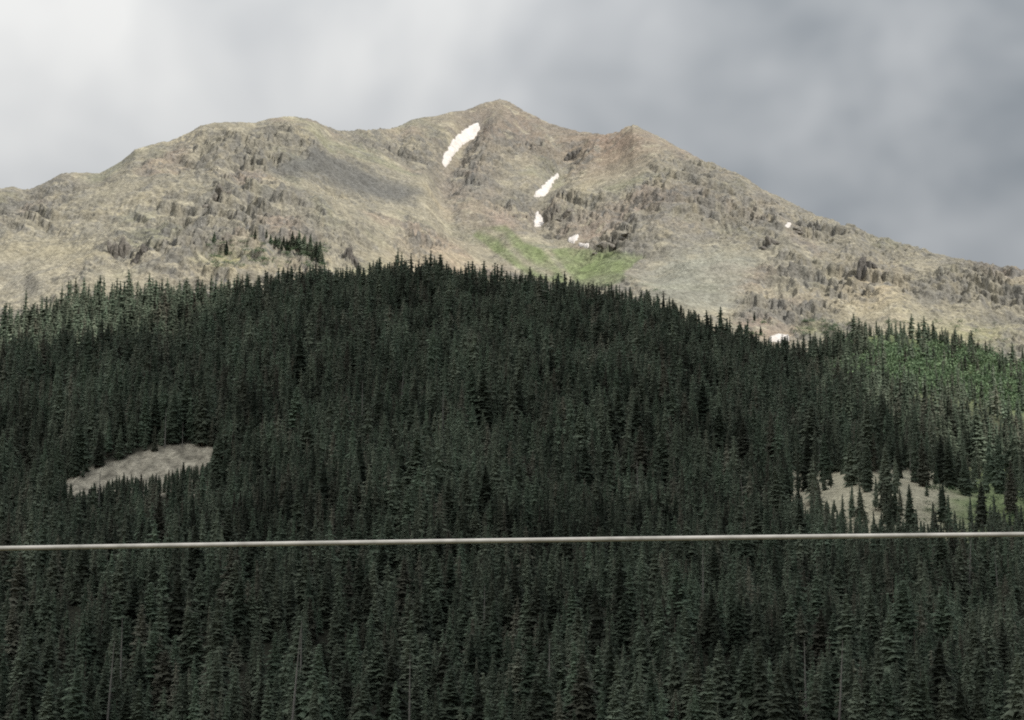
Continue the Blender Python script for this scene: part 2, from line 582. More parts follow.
for lab, poly in SNOW.items():
    wob = 1.4 * fbm(Xm / 7, Ym / 12, 141, 3)
    pa = np.array(poly)
    pcx, pcy = pa.mean(0)
    big_p = [(pcx + (x - pcx) * 1.12, pcy + (y - pcy) * 1.12) for x, y in poly]
    PXs, PYs, _ = project(Xm, Ym, Zs + 1.0)
    sel = (polymask(PXs + wob, PYs + wob, big_p, 0) > .5) & vis
    ii, jj = np.nonzero(sel[:-1, :-1] & sel[1:, :-1] & sel[:-1, 1:] & sel[1:, 1:])
    if len(ii) == 0:
        print('NO SNOW', lab)
        continue
    ii, jj = largest(ii, jj)
    fidx = np.stack([ii * nazm + jj, ii * nazm + jj + 1, (ii + 1) * nazm + jj + 1, (ii + 1) * nazm + jj], -1)
    u, inv = np.unique(fidx.ravel(), return_inverse=True)
    cnt = np.bincount(inv)
    r_, c_ = u // nazm, u % nazm
    thick = np.where(cnt >= 4, 1.7, -.3)
    zz = np.where(cnt >= 4, np.maximum(Zs[r_, c_], Zm[r_, c_]) + thick, Zm[r_, c_] - .4)
    v = np.stack([Xm[r_, c_], Ym[r_, c_], zz], -1)
    vb = np.stack([Xm[r_, c_], Ym[r_, c_], np.minimum(Zm[r_, c_], zz) - .8], -1)
    n = len(v)
    f = inv.reshape(-1, 4)
    e = {}
    for q in f:
        for a_, b_ in ((q[0], q[1]), (q[1], q[2]), (q[2], q[3]), (q[3], q[0])):
            e[(a_, b_)] = e.get((a_, b_), 0) + 1
    side = [(b_, a_, a_ + n, b_ + n) for (a_, b_) in e if (b_, a_) not in e]
    allf = np.vstack([f, f[:, ::-1] + n, np.array(side)])
    me = mesh_np('snow_patch', np.vstack([v, vb]), allf)
    me.materials.append(snow_m)
    tag(link('snow_patch', me), lab, 'snow patch', 'old snow patches on the mountain')

# ------------------------------------------------------------------ rock outcrops
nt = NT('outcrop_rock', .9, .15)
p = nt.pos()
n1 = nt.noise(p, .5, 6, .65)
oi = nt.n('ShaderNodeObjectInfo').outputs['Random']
cc = nt.mix(oi, (.095, .09, .085), (.16, .148, .13))  # darker than the slope: the crags' shading is put into the rock colour
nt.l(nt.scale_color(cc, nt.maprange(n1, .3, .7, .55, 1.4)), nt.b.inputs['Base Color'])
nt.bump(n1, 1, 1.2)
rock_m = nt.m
_ico = None


def ico():
    global _ico
    if _ico is None:
        import bmesh
        bm = bmesh.new()
        bmesh.ops.create_icosphere(bm, subdivisions=2, radius=1)
        bm.verts.ensure_lookup_table()
        v = np.array([x.co[:] for x in bm.verts])
        f = np.array([[y.index for y in x.verts] for x in bm.faces])
        bm.free()
        _ico = (v, f)
    return _ico


def chunk(r, sx, sy, sz):
    """an angular boulder: a sphere cut by random planes"""
    v, f = ico()
    v = v.copy()
    for _ in range(9):
        n = r.normal(size=3)
        n /= np.linalg.norm(n)
        d = r.uniform(.45, .8)
        s = v @ n - d
        v = v - np.clip(s, 0, None)[:, None] * n
    v = v * np.array([sx, sy, sz])
    a = r.uniform(0, 6.28)
    ca, sa = math.cos(a), math.sin(a)
    return np.stack([v[:, 0] * ca - v[:, 1] * sa, v[:, 0] * sa + v[:, 1] * ca, v[:, 2]], -1), f


OUTCROPS = [
    (118, 256, 20, 28, 9, 'tall split rock pillars above the lit trees near the left edge'),
    (140, 256, 16, 15, 7, 'lower blocky crag right of the split rock pillars'),
    (352, 262, 16, 22, 8, 'dark jagged crag standing just above the forest top'),
    (218, 197, 26, 13, 10, 'low dark cliff band in the middle of the left shoulder'),
    (770, 243, 16, 11, 6, 'dark pointed crag below the tiny snow patch on the right ridge'),
    (799, 234, 9, 8, 4, 'small dark rocks right beside the tiny high snow patch'),
    (553, 216, 14, 20, 8, 'dark crag right above the rounded snow patch at the gully foot'),
    (566, 219, 15, 8, 5, 'low dark ledge jutting right from the gully crag'),
    (862, 278, 26, 15, 9, 'broken brown cliff above the tan scree on the right flank'),
    (612, 247, 36, 6, 11, 'row of grey crags along the top of the green meadow'),
    (573, 158, 16, 12, 6, 'dark notch of rock at the head of the second gully'),
]
rr = np.random.default_rng(5)
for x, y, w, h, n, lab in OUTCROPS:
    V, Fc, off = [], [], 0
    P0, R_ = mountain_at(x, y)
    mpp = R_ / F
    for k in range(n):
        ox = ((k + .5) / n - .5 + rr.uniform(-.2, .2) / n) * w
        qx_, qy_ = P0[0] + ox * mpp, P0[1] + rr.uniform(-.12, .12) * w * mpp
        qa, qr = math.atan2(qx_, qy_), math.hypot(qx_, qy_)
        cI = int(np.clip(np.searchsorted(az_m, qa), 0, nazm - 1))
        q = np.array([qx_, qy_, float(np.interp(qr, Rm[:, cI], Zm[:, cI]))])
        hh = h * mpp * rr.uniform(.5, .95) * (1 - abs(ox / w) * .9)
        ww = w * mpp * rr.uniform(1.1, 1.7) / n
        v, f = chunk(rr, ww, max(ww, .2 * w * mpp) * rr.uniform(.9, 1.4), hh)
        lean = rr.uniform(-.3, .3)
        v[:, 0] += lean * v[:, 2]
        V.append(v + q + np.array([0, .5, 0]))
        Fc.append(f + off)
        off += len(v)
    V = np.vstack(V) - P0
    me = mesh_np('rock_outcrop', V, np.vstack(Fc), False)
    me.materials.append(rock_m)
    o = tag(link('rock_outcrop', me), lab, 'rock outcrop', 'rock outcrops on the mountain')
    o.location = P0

# ------------------------------------------------------------------ conifer prototypes (height 1)
def make_conifer(r, layers, nbr, detail, rad=.125, bottom=.1, full=1.0):
    """crown verts / tris of a narrow spruce: whorls of drooping, ragged branch sprays round a dark core"""
    V, T = [], []

    def add(vs, ts):
        o = len(V)
        V.extend(vs)
        T.extend([(a + o, b + o, c + o) for a, b, c in ts])
    # core
    m = 6
    lv = 6
    ring = []
    for i in range(lv):
        z = bottom + (0.97 - bottom) * i / (lv - 1)
        q = .42 * rad * (1 - (z - bottom) / (1 - bottom)) ** .8 + .002
        for j in range(m):
            a = 6.283 * j / m + i * .5
            s = q * r.uniform(.6, 1.3)
            ring.append((s * math.cos(a), s * math.sin(a), z))
    tr = []
    for i in range(lv - 1):
        for j in range(m):
            a, b = i * m + j, i * m + (j + 1) % m
            tr += [(a, b, b + m), (a, b + m, a + m)]
    add(ring, tr)
    side = [r.uniform(.8, 1.15) for _ in range(8)]
    for i in range(layers):
        t = (i + .5 * r.random()) / layers
        z = bottom + (1 - bottom) * t ** .92
        L = rad * ((1 - t) ** (.62 if detail == 0 else .78)) * (1 - .35 * max(0, .25 - t) / .25) + .019
        L *= r.uniform(.78, 1.12)
        nb_ = max(4, int(nbr * (1 - .45 * t)))
        a0 = r.random() * 6.283
        for j in range(nb_):
            if r.random() > full:
                continue
            a = a0 + 6.283 * (j + r.uniform(-.3, .3)) / nb_
            l = L * r.uniform(.6, 1.18) * side[int(a / 6.283 * 8) % 8]
            droop = (.80 - .55 * t) * l + r.uniform(-.2, .2) * l
            w = l * r.uniform(.26, .42) + .003
            ca, sa = math.cos(a), math.sin(a)

            def pt(x, y, dz):
                return (ca * x - sa * y, sa * x + ca * y, z + dz)
            base = pt(0, 0, .008)
            tip = pt(l, 0, -droop)
            hang = .16 * l + .004
            if detail == 0:
                add([base, pt(l * .6, w, -.75 * droop - hang), tip, pt(l * .6, -w, -.75 * droop - hang)], [(0, 1, 2), (0, 2, 3)])
            else:
                vs, ts = [base], []
                mid = pt(l * .55, 0, -.4 * droop + .01 * l)
                vs += [mid, tip]
                for s_ in (1, -1):
                    k = len(vs)
                    vs += [pt(l * .30, s_ * w * .75, -.35 * droop - hang * r.uniform(.4, 1)),
                           pt(l * .42, s_ * w * .38, -.4 * droop - hang * .25),
                           pt(l * .66, s_ * w * r.uniform(.8, 1.1), -.75 * droop - hang * r.uniform(.5, 1.2)),
                           pt(l * .78, s_ * w * .3, -.75 * droop - hang * .3)]
                    ts += [(0, k, k + 1), (0, k + 1, 1), (1, k + 1, k + 2), (1, k + 2, k + 3), (1, k + 3, 2)]
                    if detail > 1:
                        q = len(vs)
                        vs += [pt(l * .5, s_ * w * .5, -.5 * droop - hang * 2.2), pt(l * .9, s_ * w * .45, -droop - hang * .9)]
                        ts += [(k + 1, q, k + 2), (k + 3, q + 1, 2)]
                add(vs, ts)
    return np.array(V), np.array(T)


def make_trunk(r, rad=.012, top=.95, m=6, z0=-.06):
    V = []
    lv = 5
    for i in range(lv):
        z = z0 + (top - z0) * i / (lv - 1)
        q = rad * (1.35 if i == 0 else 1) * (1 - .85 * i / (lv - 1))
        for j in range(m):
            a = 6.283 * j / m
            V.append((q * math.cos(a), q * math.sin(a), z))
    T = []
    for i in range(lv - 1):
        for j in range(m):
            a, b = i * m + j, i * m + (j + 1) % m
            T += [(a, b, b + m), (a, b + m, a + m)]
    return np.array(V), np.array(T)


r_ = random.Random(3)
PROT_HI = [make_conifer(r_, 36, 11, 1, rad=r_.uniform(.12, .185), bottom=r_.uniform(.05, .18), full=.93) for _ in range(7)]
PROT_MID = [make_conifer(r_, 17, 7, 1, rad=r_.uniform(.12, .185), bottom=r_.uniform(.06, .2), full=.93) for _ in range(7)]
PROT_LO = [make_conifer(r_, 13, 6, 0, rad=r_.uniform(.11, .155), bottom=.12, full=.95) for _ in range(7)]
TRUNK = make_trunk(r_)

# ------------------------------------------------------------------ tree placement
tanAz = math.radians(17.5)
sp_ = 4.3
gx_ = np.arange(-420, 420, sp_)
gy_ = np.arange(270, 1360, sp_)
GX, GY = np.meshgrid(gx_, gy_)
GX = GX + (np.arange(len(gy_)) % 2)[:, None] * sp_ / 2
tx = (GX + rng.uniform(-.45, .45, GX.shape) * sp_).ravel()
ty = (GY + rng.uniform(-.45, .45, GY.shape) * sp_).ravel()
taz, trr = np.arctan2(tx, ty), np.hypot(tx, ty)
ok = (np.abs(taz) < tanAz) & (trr > 284) & (trr < crest_r(taz) + 28)
tx, ty, taz, trr = tx[ok], ty[ok], taz[ok], trr[ok]
tz = hill_z(taz, trr)
ex_n = 5200                                   # the front of the stand is younger and closer
ea, er = rng.uniform(-tanAz, tanAz, ex_n), np.sqrt(rng.uniform(284 ** 2, 560 ** 2, ex_n))
tx, ty = np.append(tx, er * np.sin(ea)), np.append(ty, er * np.cos(ea))
taz, trr = np.arctan2(tx, ty), np.hypot(tx, ty)
tz = hill_z(taz, trr)
n_clump = fbm(tx / 45, ty / 60, 151, 3)
n_h = fbm(tx / 70, ty / 90, 155, 3)
th = (12.6 + 6.0 * n_h + rng.normal(0, 3.9, len(tx)))
th = np.where(rng.random(len(tx)) < .12, th * .62, th)
th = np.clip(th, 5, 25) * (1 + .12 * smooth(trr - crest_r(taz), -200, 0)) * (.66 + .34 * smooth(trr, 380, 720))
keep = rng.random(len(tx)) > (.10 + .55 * smooth(n_clump, .05, .5))
bx_, by_, _ = project(tx, ty, tz)
# the sunlit right slope and left edge are thinner
rt = smooth(bx_, 820, 880) * smooth(trr - crest_r(taz) + (np.clip(bx_, 850, 1024) - 850) * 1.1, -400, -270)
lf = smooth(-bx_, -205, -130) * smooth(trr - crest_r(taz), -170, -60)
keep &= rng.random(len(tx)) > .80 * rt + .56 * lf
th = th * (1 - .28 * rt)
# clearings
def hits(hh, poly, m=4):
    h = np.zeros(len(tx), bool)
    for q in (0, .25, .5, .75, .97):
        qx, qy, _ = project(tx, ty, tz + hh * q * tipf)
        hw_ = np.maximum(m * .6, 2053 * hh * .11 * (1 - q) / trr)
        for dx in (-1, 1):
            h |= polymask(qx + dx * hw_, qy, poly, 0) > .5
    return h


near = trr < 760
tipf = rng.choice([1.0, 1.0, .9, .8], len(tx))
for poly, pk in ((BLUFF, .0), (GLADE, .22)):
    bad = hits(th, poly) & near & (rng.random(len(tx)) > pk)
    for fct in ((.8, .65, .5, .38, .28) if poly is BLUFF else (.85, .72)):
        if not bad.any():
            break
        t2 = np.where(bad, th * fct, th)
        still = hits(t2, poly, 3) & bad
        fixed = bad & ~still
        th = np.where(fixed, t2, th)
        bad = still
    keep &= ~bad

# dead trunks seen standing in the forest: column, top row, lowest row that shows
SNAGS = [(228, 612, 652), (302, 622, 652), (292, 662, 716), (123, 618, 674), (108, 672, 696), (100, 470, 500), (702, 550, 590), (804, 640, 690),
         (836, 668, 720), (965, 535, 606), (997, 552, 576), (744, 476, 502), (402, 366, 396), (363, 380, 408), (443, 390, 424), (621, 394, 456),
         (638, 460, 494), (166, 408, 450), (183, 422, 448), (909, 446, 474), (818, 446, 474), (484, 585, 622), (549, 638, 662), (410, 658, 684)]
snag_pos = []
for x, y0, y1 in SNAGS:
    hgt = random.uniform(12, 16)
    a, _e = azel(x, y0)
    r = np.arange(290, float(crest_r(a)), 1.0)
    z = hill_z(np.full(r.shape, float(a)), r)
    _, yy, _ = project(r * math.sin(a), r * math.cos(a), z + hgt)
    k = np.nonzero(yy <= y0)[0]
    k = k[0] if len(k) else len(r) - 1
    if x in (166, 183, 909, 818):          # its foot shows: stand it there
        fa, fr = hill_at(x, y1)
        k = int(np.argmin(np.abs(r - fr)))
        hgt = (y1 - y0) * fr / F
    snag_pos.append((r[k] * math.sin(a), r[k] * math.cos(a), z[k], hgt))
    ppx, ppy, _ = project(tx, ty, tz + th)
    rw = 2053 * th * .055 / trr
    front = (trr < r[k] + 3) & (np.abs(ppx - x) < rw) & (ppy < y1)
    keep &= ~front
tx, ty, tz, th, taz, trr = (q[keep] for q in (tx, ty, tz, th, taz, trr))
tw = th * rng.uniform(.82, 1.5, len(th)) + 2.0        # crown width scale

# visible pixels of each tree: paint triangles from far to near
order = np.argsort(-trr)
ids = np.full((H, W), -1, np.int32)
bpx, bpy_, _ = project(tx, ty, tz)
tpx, tpy, _ = project(tx, ty, tz + th)
hwid = 2053 * tw * .11 / trr
for i in order:
    y0, y1 = tpy[i], bpy_[i]
    a, b = max(0, int(math.ceil(y0))), min(H - 1, int(y1))
    for yy in range(a, b + 1):
        ww = hwid[i] * ((yy - y0) / (y1 - y0)) ** .8
        x0, x1 = int(round(bpx[i] - ww)), int(round(bpx[i] + ww))
        if x1 < 0 or x0 >= W:
            continue
        ids[yy, max(0, x0):min(W, x1 + 1)] = i
vispx = np.bincount(ids[ids >= 0], minlength=len(tx))
infr = (bpx > -10) & (bpx < W + 10)
drop = (vispx == 0) & infr & (rng.random(len(tx)) < .55)
print('TREES', len(tx), 'visible', (vispx > 0).sum(), 'dropped', drop.sum())

# ------------------------------------------------------------------ foliage and bark materials
def foliage(name, per_object):
    nt = NT(name, .85, .15)
    p = nt.pos()
    if per_object:
        oi = nt.n('ShaderNodeObjectInfo').outputs['Random']
        wn = nt.n('ShaderNodeTexWhiteNoise', noise_dimensions='1D')
        nt.l(oi, wn.inputs['W'])
        hue, val = wn.outputs['Value'], oi
    else:
        sep = nt.n('ShaderNodeSeparateColor')
        nt.l(nt.attr('tint'), sep.inputs[0])
        val, hue = sep.outputs[0], sep.outputs[1]
    n1 = nt.noise(p, 1.1, 3)
    c = nt.mix(hue, (.083, .111, .078), (.108, .122, .090))
    c = nt.mix(nt.maprange(hue, .88, .97, 0, .5), c, (.12, .108, .086))
    k = nt.math('MULTIPLY', nt.maprange(n1, .3, .7, .65, 1.35), nt.maprange(val, 0, 1, .36, 1.72))
    kc = nt.scale_color(c, k)
    nt.l(kc, nt.b.inputs['Base Color'])
    tr = nt.n('ShaderNodeBsdfTranslucent')
    nt.l(kc, tr.inputs['Color'])
    ms = nt.n('ShaderNodeMixShader')
    ms.inputs[0].default_value = .25
    nt.l(nt.b.outputs[0], ms.inputs[1])
    nt.l(tr.outputs[0], ms.inputs[2])
    nt.l(ms.outputs[0], nt.t.nodes['Material Output'].inputs['Surface'])
    return nt.m


fol_obj = foliage('spruce_needles', True)
fol_mass = foliage('spruce_needles_of_the_forest', False)
nt = NT('spruce_bark', .9, .1)
n1 = nt.noise(nt.pos(), 1.5, 4)
nt.l(nt.mix(n1, (.07, .058, .045), (.15, .13, .11)), nt.b.inputs['Base Color'])
bark = nt.m
nt = NT('weathered_dead_wood', .85, .1)
n1 = nt.noise(nt.pos(), 2.0, 4)
nt.l(nt.mix(n1, (.12, .114, .104), (.26, .248, .226)), nt.b.inputs['Base Color'])
deadwood = nt.m

# ------------------------------------------------------------------ individual spruces
crown_me, trunk_me = [], []
for v, t in PROT_HI:
    me = mesh_np('crown', v, t, False)
    me.materials.append(fol_obj)
    crown_me.append(me)
for rad in (.011, .014):
    v, t = make_trunk(r_, rad)
    me = mesh_np('trunk', v, t)
    me.materials.append(bark)
    trunk_me.append(me)

_n = 0


def spruce(x, y, z, h, w, label, group):
    global _n
    k = _n
    _n += 1
    root = link('spruce_tree', None)
    root.location = (x, y, z)
    root.rotation_euler = (random.uniform(-.025, .025), random.uniform(-.025, .025), random.uniform(0, 6.28))
    root.scale = (w, w, h)
    tag(root, label, 'tree', group)
    link('trunk', trunk_me[k % 2], root)
    link('crown', crown_me[random.randrange(len(crown_me))], root)
    return root


# lone spruces on the bare mountain slope
MT = [(214, 241.6, 10, 'small lone spruce on the bare slope above the shrubs, left of the others'),
      (226, 256, 15, 'broad dark spruce standing alone on the tan slope below the lone small one'),
      (212, 250, 7, 'dwarf spruce on the bare slope beside the broad dark spruce'),
      (254, 245, 10, 'thin spruce halfway between the broad lone spruce and the clump on bare rock'),
      (266, 242, 9, 'first small spruce at the left end of the clump on the bare slope'),
      (292, 249, 16, 'taller pointed spruce in the middle of the clump on the bare slope'),
      (299, 249, 19, 'tallest spruce of the clump on the bare slope'),
      (318, 262, 17, 'dark spruce at the lower right end of the clump on the bare slope'),
      (322, 265, 11, 'lowest spruce, at the foot of the right end of the mountain clump'),
      (754, 321, 9, 'small dark spruce on bare ground just above the bright low snow patch'),
      (760, 336, 9, 'small spruce left of the bright low snow patch at the treeline')]
for x, y, hp, lab in MT:
    q, R_ = mountain_at(x, y)
    h = hp * R_ / F
    spruce(q[0], q[1], q[2] - .2, h * 1.1, h * 1.5, lab, 'lone spruces on the bare mountain slope')
for x, y, hp in ((277, 250, 7), (290, 251, 9), (303, 253, 10), (316, 259, 13), (320, 264, 10), (286, 250, 9), (294, 251, 10), (300, 253, 11), (308, 256, 11), (312, 261, 12), (319, 258, 11), (281, 250, 8), (275, 247, 10), (283, 247, 8), (296, 248, 10), (304, 250, 11), (310, 252, 12), (314, 258, 14), (288, 248, 9), (279, 246, 8), (270, 244, 7), (307, 252, 9), (302, 250, 9)):
    q, R_ = mountain_at(x, y)
    h = hp * R_ / F
    kk = random.uniform(.75, 1.35)
    spruce(q[0], q[1], q[2] - .2, h * 1.25 * kk, h * 1.9 * kk, 'short bushy spruce packed inside the green clump on the bare slope', 'small spruces of the clump on the bare slope')

NIND = 300 - _n
# trees that stand against the pale clearings come first, then the ones that show largest
gmask = np.zeros((H, W), bool)
yy_, xx_ = np.mgrid[0:H, 0:W]
inG = polymask(xx_.astype(float), yy_.astype(float), GLADE, 0) > .5
inB = polymask(xx_.astype(float), yy_.astype(float), BLUFF, 0) > .5
overG = np.bincount(ids[inG & (ids >= 0)], minlength=len(tx))
overB = np.bincount(ids[inB & (ids >= 0)], minlength=len(tx))
score = vispx.astype(float)
chosen = np.argsort(-score)[:NIND]
is_ind = np.zeros(len(tx), bool)
is_ind[chosen] = True
cable_y = 548 - 14 * bpx / 1024
for i in chosen:
    mid = tpy[i] + .25 * (bpy_[i] - tpy[i])
    if overG[i] > 25:
        lab, grp = 'dark spruce standing out against the pale grassy clearing above the cable', 'spruces in front of the grassy clearing'
    elif overB[i] > 15:
        lab, grp = 'dark spruce standing out against the pale bare bluff', 'spruces in front of the bare bluff'
    elif tpy[i] > cable_y[i]:
        lab, grp = 'dark shaded spruce in the front of the forest, its top below the cable', 'spruces wholly below the cable'
    elif bpy_[i] > cable_y[i]:
        lab, grp = 'dark shaded spruce of the front forest whose crown the pale cable crosses', 'spruces crossed by the cable'
    else:
        lab, grp = 'big dark spruce of the shaded forest higher than the cable', 'large spruces above the cable'
    spruce(tx[i], ty[i], tz[i] - .3, th[i], tw[i], lab, grp)

# ------------------------------------------------------------------ the rest of the forest: one mass
V_all, T_all, tint_all, mat_all, off = [], [], [], [], 0
rest = np.nonzero(~is_ind & ~drop)[0]
which = rng.integers(0, 7, len(tx))
for lod, protos, lo, hi in ((0, PROT_MID, 0, 760), (1, PROT_LO, 760, 5000)):
    for k in range(7):
        sel = rest[(trr[rest] >= lo) & (trr[rest] < hi) & (which[rest] == k)]
        if not len(sel):
            continue
        for (v, t), mi in ((protos[k], 0), (TRUNK, 1)):
            n = len(sel)
            a = rng.uniform(0, 6.28, n)
            ca, sa = np.cos(a)[:, None], np.sin(a)[:, None]
            X = (v[None, :, 0] * ca - v[None, :, 1] * sa) * tw[sel][:, None]
            Y = (v[None, :, 0] * sa + v[None, :, 1] * ca) * tw[sel][:, None]
            Z = np.repeat(v[None, :, 2], n, 0) * th[sel][:, None]
            lx = rng.normal(0, .018, n)[:, None]
            X = X + lx * Z + tx[sel][:, None]
            Y = Y + ty[sel][:, None]
            Z = Z + tz[sel][:, None] - .3
            P = np.stack([X, Y, Z], -1).reshape(-1, 3)
            T = (t[None] + (np.arange(n) * len(v))[:, None, None]).reshape(-1, 3) + off
            off += len(P)
            tn = np.repeat(np.stack([np.clip(.62 * rng.random(n) + .19 + .75 * fbm(tx[sel] / 32, ty[sel] / 45, 163, 2), 0, 1.1), rng.random(n), np.zeros(n)], -1), len(v), 0)
            V_all.append(P)
            T_all.append(T)
            tint_all.append(tn)
            mat_all.append(np.full(len(T), mi, np.int32))
me = bpy.data.meshes.new('forest')
me = mesh_np('forest', np.vstack(V_all), np.vstack(T_all), False)
vcol(me, 'tint', np.vstack(tint_all))
me.materials.append(fol_mass)
me.materials.append(bark)
mats = np.concatenate(mat_all)
if len(mats) == len(me.polygons):
    me.polygons.foreach_set('material_index', mats)
print('FOREST TRIS', len(me.polygons), len(mats))
tag(link('forest', me), 'dense dark spruce forest covering the hillside up to its crest', 'forest', kind='stuff')

# ------------------------------------------------------------------ dead trees
def make_snag(r):
    V, T = make_trunk(r, .016, 1.0, 6)
    V, T = list(map(tuple, V)), list(map(tuple, T))
    for _ in range(22):
        z = r.uniform(.3, .95)
        a = r.random() * 6.283
        l = .07 * (1.1 - z) * r.uniform(.5, 1.3) + .008
        d = r.uniform(-.3, .25) * l
        w = .0022
        o = len(V)
        ca, sa = math.cos(a), math.sin(a)
        V += [(0, 0, z + w), (-sa * w, ca * w, z), (sa * w, -ca * w, z), (ca * l, sa * l, z - d)]
        T += [(o, o + 1, o + 3), (o, o + 3, o + 2), (o + 1, o + 2, o + 3)]
    return np.array(V), np.array(T)


snag_me = []
for _ in range(4):
    v, t = make_snag(r_)
    me = mesh_np('dead_tree', v, t, False)
    me.materials.append(deadwood)
    snag_me.append(me)
for i, ((x, y, z, h), (px, y0, y1)) in enumerate(zip(snag_pos, SNAGS)):
    o = link('dead_tree', snag_me[i % 4])
    o.location = (x, y, z)
    o.scale = (h, h, h)
    o.rotation_euler = (0, random.uniform(-.09, .09), random.uniform(0, 6.28))
    if y0 > 545:
        lab, grp = 'bare grey dead trunk showing among dark spruces below the cable', 'dead trunks below the cable'
    elif px < 200 and y0 < 480:
        lab, grp = 'bare grey dead trunk standing at the edge of the pale bluff', 'dead trunks by the bluff'
    elif px > 800:
        lab, grp = 'bare grey dead trunk in the trees behind the grassy clearing', 'dead trunks by the grassy clearing'
    else:
        lab, grp = 'bare grey dead trunk high in the dark forest above the cable', 'dead trunks in the upper forest'
    tag(o, lab, 'dead tree', grp)

# ------------------------------------------------------------------ low shrubs on the sunlit slope and in the clearing
def leaf_clump(r, n, sx, sz):
    p = r.normal(size=(n, 3)) * np.array([sx, sx, sz]) * .5
    p[:, 2] = np.abs(p[:, 2]) + .1
    d1 = r.normal(size=(n, 3))
    d1 /= np.linalg.norm(d1, axis=1)[:, None]
    d2 = np.cross(d1, r.normal(size=(n, 3)))
    d2 /= np.linalg.norm(d2, axis=1)[:, None]
    s = (r.uniform(.09, .2, n) * sz)[:, None]
    q = np.stack([p - d1 * s, p + d2 * s * .6, p + d1 * s, p - d2 * s * .6], 1)
    return q.reshape(-1, 3), np.arange(4 * n).reshape(-1, 4)


SV, SF, ST, off = [], [], [], 0
rs_ = np.random.default_rng(9)


def shrub(q, s, n, tone):
    global off
    v, f = leaf_clump(rs_, n, s, s * .6)
    SV.append(v + q)
    SF.append(f + off)
    ST.append(np.full((len(v), 3), tone))
    off += len(v)


m = 0
while m < 1500:
    x, y = rs_.uniform(835, 1060), rs_.uniform(345, 462)
    a, r = hill_at(x, y)
    if r - crest_r(a) < -330 or r > crest_r(a) + 20:
        m += 1
        continue
    shrub(np.array([r * math.sin(a), r * math.cos(a), float(hill_z(np.array([a]), np.array([r]))[0])]), rs_.uniform(3, 8), 230, rs_.random())
    m += 1
for _ in range(260):
    x, y = rs_.uniform(-20, 195), rs_.uniform(300, 362)
    a, r = hill_at(x, y)
    shrub(np.array([r * math.sin(a), r * math.cos(a), float(hill_z(np.array([a]), np.array([r]))[0])]), rs_.uniform(3, 6), 160, rs_.random() * .6)
for _ in range(80):
    x, y = rs_.uniform(925, 1040), rs_.uniform(486, 535)
    a, r = hill_at(x, y)
    shrub(np.array([r * math.sin(a), r * math.cos(a), float(hill_z(np.array([a]), np.array([r]))[0])]), rs_.uniform(1.2, 2.8), 60, rs_.random())
for x0, x1, y0, y1, n in ((208, 330, 243, 268, 110), (795, 835, 322, 336, 26), (745, 765, 318, 338, 8), (840, 1010, 322, 352, 40), (600, 660, 285, 300, 6)):
    for _ in range(n):
        q, _r = mountain_at(rs_.uniform(x0, x1), rs_.uniform(y0, y1))
        shrub(q, rs_.uniform(1.5, 4.5), 110, rs_.random() * .4)
nt = NT('shrub_leaves', .8, .2)
sep = nt.n('ShaderNodeSeparateColor')
nt.l(nt.attr('tint'), sep.inputs[0])
c = nt.mix(sep.outputs[0], (.055, .095, .048), (.13, .185, .10))
nt.l(c, nt.b.inputs['Base Color'])
me = mesh_np('shrubbery', np.vstack(SV), np.vstack(SF), False)
vcol(me, 'tint', np.vstack(ST))
me.materials.append(nt.m)
tag(link('shrubbery', me), 'low pale green shrubs between the trees and in the clearing', 'shrubs', kind='stuff')

# ------------------------------------------------------------------ the cable across the view
D = 14.0
pts = []
for x in np.linspace(-700, 1724, 40):
    y = 548.3 - 14.0 * x / 1024 - 1.6 * (1 - ((x - 512) / 512) ** 2) * .6
    dx, dy, dz = ray(x, y)
    k = D / dy
    pts.append((float(dx * k), D, CH + float(dz * k)))
m = 12
V, Fq = [], []
for i, (x, y, z) in enumerate(pts):
    for j in range(m):
        a = 6.283 * j / m
        V.append((x, y + 0.0157 * math.cos(a), z + 0.0157 * math.sin(a)))
for i in range(len(pts) - 1):
    for j in range(m):
        a, b = i * m + j, i * m + (j + 1) % m
        Fq.append((a, b, b + m, a + m))
nt = NT('weathered_cable_sheath', .6, .3)
n1 = nt.noise(nt.pos(), 3.5, 5, .7)
nt.l(nt.mix(nt.maprange(n1, .35, .65, 0, 1), (.21, .207, .195), (.345, .34, .325)), nt.b.inputs['Base Color'])
me = mesh_np('cable', V, np.array(Fq))
me.materials.append(nt.m)
tag(link('cable', me), 'pale grey cable stretched across the whole view in front of the forest', 'cable')

# ------------------------------------------------------------------ the cloud that shades the forest (high up behind the camera)
CZ = 1900.0


def to_cloud(X, Y, Z):
    k = (CZ - Z) / S[2]
    return X + S[0] * k, Y + S[1] * k


ring = []
for x, y in ((-260, 385), (-100, 376), (0, 366), (70, 356), (150, 350), (195, 328), (222, 300)):
    a, r = hill_at(x, y)
    ring.append((r * math.sin(a), r * math.cos(a), float(hill_z(np.array([a]), np.array([r]))[0]) + 9))
for x in (240, 300, 400, 500, 600, 700, 760, 800):
    a, _ = azel(x, 300)
    r = float(crest_r(a)) + 42
    ring.append((r * math.sin(a), r * math.cos(a), float(hill_z(np.array([float(a)]), np.array([r]))[0]) + 9))
for x, y in ((822, 368), (850, 400), (880, 430), (930, 456), (1024, 480), (1150, 495), (1300, 508)):
    a, r = hill_at(x, y)
    ring.append((r * math.sin(a), r * math.cos(a), float(hill_z(np.array([a]), np.array([r]))[0]) + 9))
ring += [(190, 300, 5), (0, 225, 0), (-190, 300, 5)]
cpoly = [to_cloud(*p_) for p_ in ring]
ca_ = np.array(cpoly)
step = 10.0
cxs = np.arange(ca_[:, 0].min() - 40, ca_[:, 0].max() + 40, step)
